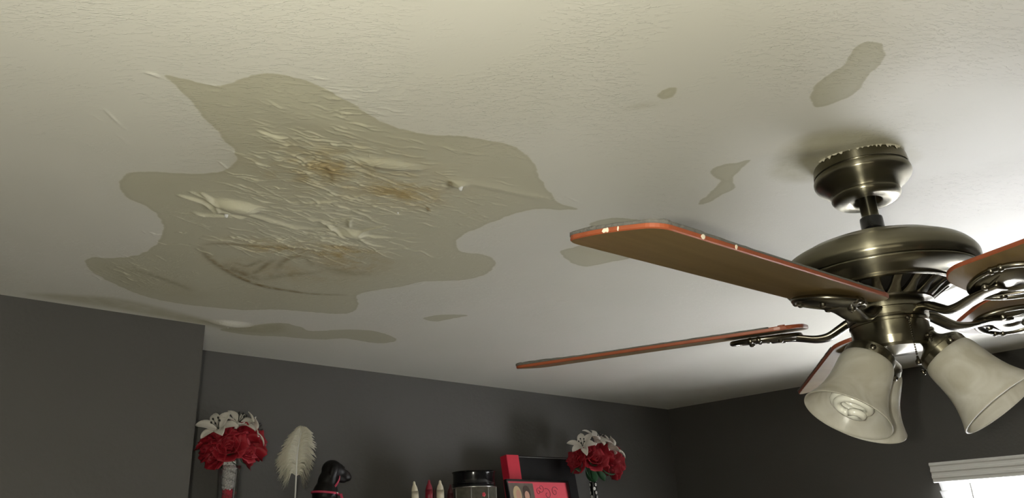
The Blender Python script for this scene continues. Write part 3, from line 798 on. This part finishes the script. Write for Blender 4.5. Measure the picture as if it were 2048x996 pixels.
def bouquet(y, cpx, roses, lilies, leaves, top_of_stem, label, zfoot):
    root = empty('artificial_bouquet', (cpx.x, cpx.y, zfoot), label, 'flowers', 'bouquets of red roses and white lilies')
    ctr = cpx
    for i, (px, py, yo, s) in enumerate(roses):
        p = at_y(px, py, y+yo); d = (p-ctr); d.z = d.z*.8+.025; d.normalize()
        o = obj('rose', rose_mesh(i+3), M_rose, root); o.matrix_basis = Matrix.Translation(-Vector((root.location))) @ orient(p-d*.016*s, d, i*1.3, s); thick(o)
    for i, (px, py, yo, dx, dy, dz, s) in enumerate(lilies):
        p = at_y(px, py, y+yo); d = Vector((dx, dy, dz)).normalized()
        o = obj('lily', lily_mesh(i+1), M_lily, root); o.matrix_basis = Matrix.Translation(-Vector((root.location))) @ orient(p, d, i*.8, s); thick(o)
        bm = BM()
        for q in range(5):
            a = 2*PI*q/5; tip = Vector((.012*math.cos(a), .012*math.sin(a), .036)); tube(bm, [(0, 0, .002), (.005*math.cos(a), .005*math.sin(a), .02), tip], .0008, 5); ball(bm, tip, .0028, 6, (1, 1, 1.6))
        st = obj('stamen', bm, M_dark, o)
    for i, (px, py, yo, dx, dy, dz, s) in enumerate(leaves):
        p = at_y(px, py, y+yo)
        o = obj('leaf', leaf_mesh(), M_leaf, root); o.matrix_basis = Matrix.Translation(-Vector((root.location))) @ orient(p, Vector((dx, dy, dz)).normalized(), i, s); thick(o)
    bm = BM()
    foot = Vector((ctr.x, ctr.y, zfoot))
    for q in range(6):
        a = 2*PI*q/6; e = Vector((.006*math.cos(a), .006*math.sin(a), 0)); tube(bm, [foot-root.location+e+Vector((0, 0, .012)), Vector((top_of_stem.x, top_of_stem.y, max(top_of_stem.z, zfoot+.016)))-root.location+e, ctr-root.location+e*4-Vector((0, 0, .01))], .003, 6)
    ball(bm, ctr-root.location+Vector((0, 0, .0)), .034, 14, (1, 1, .6))
    recalc(bm); obj('stems', bm, M_leaf, root)
    return root

Y1 = 2.10
c1 = at_y(462, 896, Y1)
bouquet(Y1, c1,
    [(418,895,.0,0.90),(436,872,-.02,0.90),(465,866,-.01,0.99),(497,868,.0,0.95),(512,892,.01,0.90),(430,912,-.02,0.81),(458,893,-.045,1.03),(490,897,-.04,0.99),(414,876,.03,0.85),(498,914,-.01,0.72),(445,885,.05,0.90),(480,880,.05,0.90),(505,880,.04,0.90)],
    [(438,860,-.02,-.55,-.5,.6,.95),(474,852,-.01,.15,-.55,.9,.95),(500,862,-.01,.8,-.35,.35,.85)],
    [(440,918,.0,-.3,-.2,-.8,.55),(462,915,-.01,.1,-.3,-.8,.5),(480,915,.01,.3,0,-.8,.5)],
    Vector((c1.x, c1.y, at_y(458, 930, Y1).z)), 'bunch of red roses and white lilies in the glass vase, left end of the row', at_y(457, 932, Y1).z+.016)
# trumpet vase filled with beads
v1 = Vector((c1.x, c1.y, SZ)); top1 = at_y(457, 932, Y1).z - SZ
vz = empty('trumpet_vase', v1, 'clear glass trumpet vase filled with white and red beads, left of the feather', 'vase')
bm = BM(); outer = smooth_prof([(.045, .0), (.046, .004), (.024, .012), (.023, .03), (.024, top1*.45), (.026, top1*.75), (.030, top1)], 5)
lathe(bm, [(0, 0)]+outer+[(r-.002, z) for r, z in outer[::-1] if z > .02]+[(0, .028)], 40); recalc(bm); obj('glass_body', bm, M_clear, vz)
rnd = random.Random(4)
for nm, z0, z1, mm in (('red_bead_fill', .03, top1*.78, M_redbead), ('white_bead_fill', top1*.78, top1+.012, M_bead)):
    bm = BM(); n = int((z1-z0)*2600)
    for i in range(n):
        z = z0+(z1-z0)*(i+.5)/n; t = z/top1; rr = .0120 if t < .8 else .0150+.002*(t-.8)/.2
        a = i*2.399; r = rr*.82 if i % 5 else rr*.3
        bmesh.ops.create_icosphere(bm, subdivisions=1, radius=.0042, matrix=Matrix.Translation((r*math.cos(a), r*math.sin(a), z)))
    tube(bm, [(0, 0, z0), (0, 0, z1)], rr*.35, 10)
    o = obj(nm, bm, mm, vz); o['kind'] = 'stuff'

Y2 = 2.10
c2 = at_y(1183, 925, Y2)
bouquet(Y2, c2,
    [(1152,915,.0,.95),(1170,905,-.02,1.0),(1190,918,-.045,1.15),(1212,912,-.02,1.0),(1232,925,.0,1.0),(1155,928,-.01,.85),(1210,932,-.03,.9),(1230,942,.0,.8),(1190,900,.02,1.0),(1222,905,.03,.95)],
    [(1192,885,-.03,.15,-.55,.8,1.15),(1166,894,-.02,-.65,-.45,.6,1.0),(1218,898,-.035,.6,-.5,.6,1.1)],
    [(1172,938,-.04,-.3,-.3,-.8,1.1),(1160,935,-.02,-.8,-.1,-.5,.9),(1205,938,-.04,.6,-.2,-.6,1.0),(1184,940,-.05,.1,-.3,-.9,1.0),(1196,936,.02,.5,0,-.6,1.0),(1158,934,.0,-.9,.2,-.2,.8)],
    Vector((c2.x, c2.y, at_y(1186, 965, Y2).z)), 'bunch of red roses and white lilies in the spotted vase, right end of the row', SZ)
v2 = Vector((c2.x, c2.y, SZ)); top2 = at_y(1186, 956, Y2).z-SZ
vz2 = empty('spotted_vase', v2, 'slim black vase with white spots beside the picture frame', 'vase')
bm = BM(); outer = smooth_prof([(.035, 0), (.036, .004), (.016, .014), (.0135, .04), (.0130, top2*.6), (.0145, top2)], 5)
lathe(bm, [(0, 0)]+outer+[(r-.002, z) for r, z in outer[::-1] if z > .05]+[(0, .045)], 32); recalc(bm); obj('vase_body', bm, M_black, vz2)
bm = BM(); i = 0; z = .05
while z < top2-.004:
    a = math.radians(215+ (55 if i % 2 else -35)) if i % 3 else math.radians(235)
    for aa in (a, a+2.1, a-2.1):
        ball(bm, (.0135*math.cos(aa), .0135*math.sin(aa), z), .0068, 10, (.45, .45, 1.0), M=Matrix.Rotation(aa, 3, 'Z') @ Matrix.Diagonal((.5, 1.9, 1)))
    z += .0155; i += 1
o = obj('white_spots', bm, M_bead, vz2); o['kind'] = 'stuff'

# ---------------------------------------------------------------- feather quill
Yf = 2.12
qt = at_y(592, 955, Yf); qb = Vector((qt.x+.004, Yf, SZ)); tipf = at_y(603, 862, Yf)
fe = empty('feather_quill', qb, 'fluffy cream ostrich feather standing upright between the vase and the black dog', 'feather')
bm = BM(); spine = smooth_prof([tuple(qb-qb+Vector((0, 0, .0))), tuple(qt-qb), tuple(at_y(595, 905, Yf)-qb), tuple(tipf-qb)], 8)
tube(bm, spine, [.0030*(1-.75*i/(len(spine)-1)) for i in range(len(spine))], 8); obj('shaft', bm, M_bead, fe)
bm = BM(); rnd = random.Random(8)
sp = [Vector(p) for p in spine]; L0 = len(sp)
def sp_at(t):
    x = t*(L0-1); i = min(int(x), L0-2); return sp[i].lerp(sp[i+1], x-i)
t0 = .30
def wd(u, side):   # half width along the vane, 0 bottom .. 1 top (metres)
    if side < 0: return .066*max(0, math.sin(PI*(.12+.86*u)))**.65*(1-.30*u)
    return .056*max(0, math.sin(PI*(.13+.84*u)))**.5*(.85+.15*u)
for side in (-1, 1):
    for i in range(330):
        u = (i+rnd.random())/330; p = sp_at(.345+.655*u)
        w = wd(u, side)*rnd.uniform(.80, 1.10); droop_ = -.034*(1-u)*rnd.uniform(.5, 1.5)+.010*u-(.012*max(0, u-.85)/.15 if side > 0 else 0)
        yo = rnd.uniform(-.014, .014)
        e = p+Vector((side*w*.97, side*w*-.1+yo, droop_)); mid = p+Vector((side*w*.55, side*w*-.05+yo*.5, droop_*.25+.012))
        hw = rnd.uniform(.0010, .0020); tw = Vector((0, .0004, hw))
        pts = [p, p.lerp(mid, .55)+Vector((0, 0, .004)), mid, e]
        prev = None
        for q, pt in enumerate(pts):
            k_ = (1, 1.3, 1.2, .3)[q]
            cur = (bm.verts.new(pt-tw*k_), bm.verts.new(pt+tw*k_))
            if prev: bm.faces.new((prev[0], cur[0], cur[1], prev[1]))
            prev = cur
tipc = sp_at(.985)
for i in range(70):
    a = math.radians(rnd.uniform(-85, 80)); L_ = rnd.uniform(.014, .023); e = tipc+Vector((math.sin(a)*L_, rnd.uniform(-.005, .005), math.cos(a)*L_*.8)); q = tipc+Vector((math.sin(a)*.004, 0, -.004)); tw = Vector((math.cos(a), 0, -math.sin(a)))*.0016
    v4 = [bm.verts.new(x) for x in (q-tw, q+tw, e+tw*.4, e-tw*.4)]; bm.faces.new(v4)
o = obj('vane', bm, M_feather, fe); thick(o, .0004)
bm = BM(); lathe(bm, [(0, 0), (.02, 0), (.02, .006), (.012, .012), (.006, .03), (.006, .045), (0, .045)], 24); recalc(bm); obj('pen_stand', bm, M_black, fe)

# ---------------------------------------------------------------- black dog figurine
Yd = 2.10
hd = at_y(664, 940, Yd)
dg = empty('dog_figurine', (hd.x-.01, Yd, SZ), 'sitting black dog figurine with a pink harness, head turned to the right', 'figurine')
D0 = dg.location.copy(); hz = hd.z-SZ; hx = hd.x-D0.x
bm = BM()
def ell(c, s, ry=0): ball(bm, c, 1, 20, s, M=Matrix.Rotation(ry, 3, 'Y'))
ell((hx+.000, 0, hz+.001), (.032, .028, .028), .15)           # skull
ell((hx+.018, 0, hz+.000), (.024, .022, .021), .4)            # brow
ell((hx+.038, 0, hz-.013), (.031, .0185, .0170), .42)            # muzzle
ell((hx+.054, 0, hz-.018), (.012, .011, .0105), .3)            # nose end
ell((hx+.026, 0, hz-.024), (.026, .014, .011), .35)            # jaw
ell((hx-.012, 0, hz-.032), (.031, .028, .040), .35)
ell((hx-.020, 0, hz-.070), (.038, .036, .045), .2)
ell((hx-.022, 0, hz-.115), (.050, .045, .055), .15)
ell((hx-.016, 0, .075), (.054, .050, .075))
ell((hx-.026, 0, .045), (.048, .056, .045))
for s_ in (-1, 1):
    ell((hx+.012, s_*.022, .06), (.014, .014, .060)); ell((hx+.025, s_*.022, .010), (.024, .015, .010)); ell((hx-.020, s_*.045, .03), (.040, .018, .030))
    ell((hx-.008, s_*.026, hz-.004), (.013, .006, .020), .3)      # hanging ear
tube(bm, [(hx-.055, 0, .02), (hx-.060, .03, .012), (hx-.050, .065, .010)], [.014, .010, .005], 10)
o = obj('body', bm, M_dog, dg)
md = o.modifiers.new('merge', 'REMESH'); md.mode = 'VOXEL'; md.voxel_size = .0028; md.use_smooth_shade = True
sm_ = o.modifiers.new('smooth', 'SMOOTH'); sm_.iterations = 5; sm_.factor = .5
bm = BM()
def hoop(c, rx, ry, ryr, w):
    R_ = Matrix.Rotation(ryr, 3, 'Y'); pts = [Vector(c)+R_ @ Vector((rx*math.cos(2*PI*i/36), ry*math.sin(2*PI*i/36), 0)) for i in range(36)]
    tube(bm, pts, [(w*.35, w)]*36, 8, closed=True)
hoop((hx-.019, 0, hz-.067), .0415, .0395, .1, .0032)
hoop((hx+.002, 0, hz-.040), .0300, .0300, -.95, .0030)
tube(bm, [(hx+.012, -.034, hz-.070), (hx+.020, -.036, hz-.095), (hx+.027, -.030, hz-.125)], .0042, 8)
recalc(bm); obj('harness', bm, M_harness, dg)
bm = BM(); lathe(bm, [(0, -.001), (.006, -.001), (.006, .001), (0, .001)], 16, Matrix.Translation((hx+.028, -.036, hz-.088)) @ Matrix.Rotation(PI/2, 4, 'X')); obj('harness_ring', bm, M_silver, dg)
bm = BM(); ball(bm, (hx-.004, -.040, hz-.068), .003, 8); obj('harness_buckle', bm, M_silver, dg)
for s_ in (-1, 1):
    bm = BM(); ball(bm, (hx+.030, s_*.0165, hz+.006), .0036, 10); obj('eye', bm, M_black, dg)

# ---------------------------------------------------------------- taper candles
def candle(px, py, yy, lean, r, m, label):
    tip = at_y(px, py, yy); base = Vector((tip.x+lean, yy, SZ)); Lc = (tip-base).length
    o = empty('taper_candle', base, label, 'candle', 'short taper candles between dog and jar'); 
    Q = (tip-base).to_track_quat('Z', 'Y').to_matrix().to_4x4()
    bm = BM(); lathe(bm, smooth_prof([(r*.95, .0), (r, .01), (r, Lc-.050), (r*.97, Lc-.034), (r*.74, Lc-.020), (r*.40, Lc-.011), (r*.30, Lc-.004), (0, Lc)], 3), 20, Q); recalc(bm); obj('wax', bm, m, o)
    bm = BM(); lathe(bm, [(0, .0), (r*1.25, .0), (r*1.25, .006), (r*1.15, .010), (r*1.15, .022), (r*.9, .022)], 20); recalc(bm); obj('holder', bm, M_black, o)
candle(828, 962, 2.06, .022, .0115, M_cream, 'cream candle leaning to the left, leftmost of the candle tips')
candle(858, 959, 2.06, .0, .0120, M_burg, 'dark red candle between the two cream ones')
candle(880, 960, 2.06, .003, .0125, M_cream, 'upright cream candle right of the dark red one')
candle(901, 968, 2.10, -.010, .0110, M_darkburg, 'very dark maroon candle left of the black lidded jar')
candle(869, 978, 2.13, .004, .0095, M_darkburg, 'short maroon candle just showing behind the dark red and cream candles')

# ---------------------------------------------------------------- lidded jar
Yj = 2.08
jt = at_y(947, 944, Yj); jm = at_y(947, 974, Yj)
jr = (at_y(981, 950, Yj)-at_y(913, 950, Yj)).length/2*.97
jar = empty('candle_jar', (jt.x, Yj, SZ), 'squat jar with glossy black lid and silver trimmed glass, left of the picture frame', 'jar')
zt, zm = jt.z-SZ+.0, jm.z-SZ
bm = BM(); lathe(bm, smooth_prof([(jr*.93, zm), (jr*.97, zm+.003), (jr*.94, zm+.006), (jr*.985, zm+.010), (jr*.95, zm+.014), (jr*.95, zt-.008), (jr*.97, zt-.004), (jr*1.0, zt)], 3)+[(jr*.96, zt+.001), (jr*.92, zt-.004), (0, zt-.006)], 64); recalc(bm); obj('lid', bm, M_black, jar, auto=40)
bm = BM(); s8 = 8
rr8 = jr*1.02
lathe(bm, [(0, 0), (rr8*.9, 0), (rr8, .01), (rr8, zm-.004), (rr8*.94, zm), (0, zm)], s8, Matrix.Rotation(PI/8+.35, 4, 'Z')); recalc(bm)
M_jar = mat('smoky_jar_glass', (.10, .095, .075, 1), .15, noise_amt=.5, noise_scale=60); obj('glass_body', bm, M_jar, jar, smooth=False)
bm = BM()
for zz, rad in ((zm-.003, .0022), (zm-.045, .0018), (.012, .003)):
    tube(bm, [(rr8*1.003*math.cos(PI/8+.35+2*PI*i/s8), rr8*1.003*math.sin(PI/8+.35+2*PI*i/s8), zz) for i in range(s8)], rad, 8, closed=True)
for i in range(s8):
    a = PI/8+.35+2*PI*i/s8; tube(bm, [(rr8*1.003*math.cos(a), rr8*1.003*math.sin(a), .012), (rr8*1.003*math.cos(a), rr8*1.003*math.sin(a), zm-.003)], .0017, 6)
recalc(bm); obj('silver_trim', bm, M_silver, jar)
pd = at_y(967, 989, Yj-.07)-Vector((jt.x, Yj, SZ)); dirn = Vector((pd.x, pd.y, 0)).normalized()
bm = BM()
for k in range(5):
    a = 2*PI*k/5; t = Vector((-dirn.y, dirn.x, 0)); ball(bm, dirn*(rr8*.985)+t*.004*math.cos(a)+Vector((0, 0, pd.z+.004*math.sin(a))), .0040, 8, (.6, .6, 1))
obj('pink_flower_mark', bm, M_pink, jar)

# ---------------------------------------------------------------- keepsake box standing behind the frame
def board(name, root, origin, ex, ez, ey, x0, x1, z0, z1, y0, y1, m, smooth=False, par=None, bevel=.0):
    bm = BM(); box(bm, ((x0+x1)/2, (y0+y1)/2, (z0+z1)/2), (x1-x0, y1-y0, z1-z0), bevel=bevel)
    for v in bm.verts: v.co = origin-root.location+ex*v.co.x+ey*v.co.y+ez*v.co.z
    recalc(bm); return obj(name, bm, m, par or root, smooth=smooth)
Yb = 2.17
bl_ = at_y(1012, 913, Yb); br_ = at_y(1140, 924, Yb)
wbox = (br_-bl_).length
ang = math.radians(-2)
ex = Vector((math.cos(ang), math.sin(ang), 0)); lean = math.radians(9); ey0 = Vector((-ex.y, ex.x, 0)); ez = Vector((0, 0, 1))*math.cos(lean)+ey0*math.sin(lean); ey = ey0*math.cos(lean)-Vector((0, 0, 1))*math.sin(lean)
Hb = (bl_.z-SZ)/math.cos(lean)
ob = Vector((bl_.x, Yb-(Hb*math.sin(lean)), SZ+.0058)); kb = empty('keepsake_box', ob+ex*wbox/2, 'black keepsake box with a crimson spine band, standing behind the picture frame', 'box')
board('box_body', kb, ob, ex, ez, ey, .0, wbox, .0, Hb, 0, .035, M_black_soft, bevel=.002)
board('crimson_band', kb, ob, ex, ez, ey, -.0015, wbox*.17, .001, Hb+.0015, -.0015, .036, M_red, bevel=.001)
M_line = mat('grey_line', (.25, .25, .24, 1), .4)
board('top_line', kb, ob, ex, ez, ey, wbox*.17, wbox, Hb-.006, Hb-.0045, -.0008, .002, M_line)
# picture frame
Yp = 2.08
pl = at_y(1012, 958, Yp); pr = at_y(1143, 960, Yp); wp = (pr-pl).length
ang = math.radians(3); ex = Vector((math.cos(ang), math.sin(ang), 0)); lean = math.radians(10); ey0 = Vector((-ex.y, ex.x, 0)); ez = Vector((0, 0, 1))*math.cos(lean)+ey0*math.sin(lean); ey = ey0*math.cos(lean)-Vector((0, 0, 1))*math.sin(lean)
Hp = (pl.z-SZ)/math.cos(lean); op = Vector((pl.x, Yp-Hp*math.sin(lean), SZ))
pf = empty('picture_frame', op+ex*wp/2, 'thin black picture frame with a couple photograph on a coral pink scrolled mat', 'picture frame')
bt = .007
bm = BM()
for x0, x1, z0, z1 in ((0, wp, 0, bt), (0, wp, Hp-bt, Hp), (0, bt, bt, Hp-bt), (wp-bt, wp, bt, Hp-bt)): box(bm, ((x0+x1)/2, .004, (z0+z1)/2), (x1-x0, .016, z1-z0), bevel=.001)
for v in bm.verts: v.co = op-pf.location+ex*v.co.x+ey*v.co.y+ez*v.co.z
recalc(bm); obj('frame_border', bm, M_black, pf, smooth=False)
board('mat_board', pf, op, ex, ez, ey, bt, wp-bt, bt, Hp-bt, .006, .010, M_pink)
xp0, xp1, zp1 = bt+.004, wp*.42, Hp-bt-.005
M_pbg = mat('print_background', (.14, .11, .09, 1), .4, noise_amt=.4, noise_scale=30)
ph = board('photograph', pf, op, ex, ez, ey, xp0, xp1, Hp*.35, zp1, .0045, .0062, M_pbg)
M_hair = mat('print_blond', (.55, .42, .25, 1), .4); M_skin = mat('print_skin', (.55, .30, .22, 1), .4); M_bro = mat('print_brown_hair', (.06, .04, .03, 1), .4); M_shirt = mat('print_pale_cloth', (.4, .35, .34, 1), .5)
def disc(name, x, z, rx, rz, y, m):
    bm = BM(); ball(bm, (0, 0, 0), 1, 20, (rx, .0006, rz))
    for v in bm.verts: v.co = op-pf.location+ex*(v.co.x+x)+ey*(v.co.y+y)+ez*(v.co.z+z)
    return obj(name, bm, m, ph)
xa, xb = xp0+(xp1-xp0)*.32, xp0+(xp1-xp0)*.70
disc('blond_head', xa, zp1-.042, .022, .032, .0040, M_hair); disc('blond_face', xa+.004, zp1-.042, .012, .018, .0034, M_skin)
disc('dark_head', xb, zp1-.036, .021, .028, .0042, M_bro); disc('dark_face', xb-.001, zp1-.046, .013, .018, .0036, M_skin)
disc('pale_shirt', (xa+xb)/2, zp1-.105, .036, .034, .0038, M_shirt)
M_scroll = mat('dark_scroll_ink', (.16, .02, .03, 1), .5)
bm = BM()
def scroll(cx, cz, r, a0, turns, flip=1):
    pts = []
    for i in range(26):
        t = i/25; a = a0+flip*turns*2*PI*t; q = r*(1-.85*t); p = (cx+q*math.cos(a), cz+q*math.sin(a))
        pts.append(op-pf.location+ex*p[0]+ey*.0058+ez*p[1])
    tube(bm, pts, .0011, 6, up=ey)
xs = wp*.46
for cx, cz, r, a0, tn, fl in ((xs+.030, Hp-.028, .017, 3.6, 1.2, 1), (xs+.060, Hp-.050, .022, 2.0, 1.1, -1), (xs+.105, Hp-.040, .020, .4, 1.3, 1), (xs+.015, Hp-.042, .016, 1.2, .8, 1), (xs+.085, Hp-.075, .020, .2, 1.1, -1), (xs+.035, Hp-.085, .018, 1, 1.2, 1), (xs+.11, Hp-.1, .016, 2, 1.2, -1)):
    if cx+r < wp-bt: scroll(cx, cz, r, a0, tn, fl)
recalc(bm); obj('scrollwork', bm, M_scroll, pf)
bm = BM(); tA = op-pf.location+ex*(wp/2)+ez*(Hp*.7)+ey*.014; fB = op-pf.location+ex*(wp/2)+Vector((0, .036, .002)); tube(bm, [tA, fB], [(.022, .0015)]*2, 4)
obj('easel_leg', bm, M_black_soft, pf, smooth=False)

# droplets hanging from the blisters
def drop(px, py, s, label):
    p = on_ceiling(px, py); 
    i = min(np.searchsorted(gx, p.x), len(gx)-1); j = min(np.searchsorted(gy, p.y), len(gy)-1); z = CEIL+DZ[j, i]
    bm = BM(); lathe(bm, smooth_prof([(s*1.5, .001), (s*1.1, -s*.4), (s*.95, -s*1.2), (s*.6, -s*1.8), (0, -s*2.0)], 4), 20); recalc(bm)
    o = obj('water_drop', bm, M_drop); o.location = (p.x, p.y, z); tag(o, label, 'water drop', 'water drops hanging from the ceiling')
M_drop = mat('water', (1, 1, 1, 1), .08, Transmission_Weight=.45, IOR=1.33)
drop(453, 428, .0030, 'water drop hanging from the large blister at the left of the stain')
drop(921, 369, .0030, 'water drop hanging near the right tip of the stain')
drop(456, 654, .0018, 'tiny water drop on the small blister beside the boxed corner')
drop(796, 425, .0016, 'tiny water drop in the middle of the brown patch')
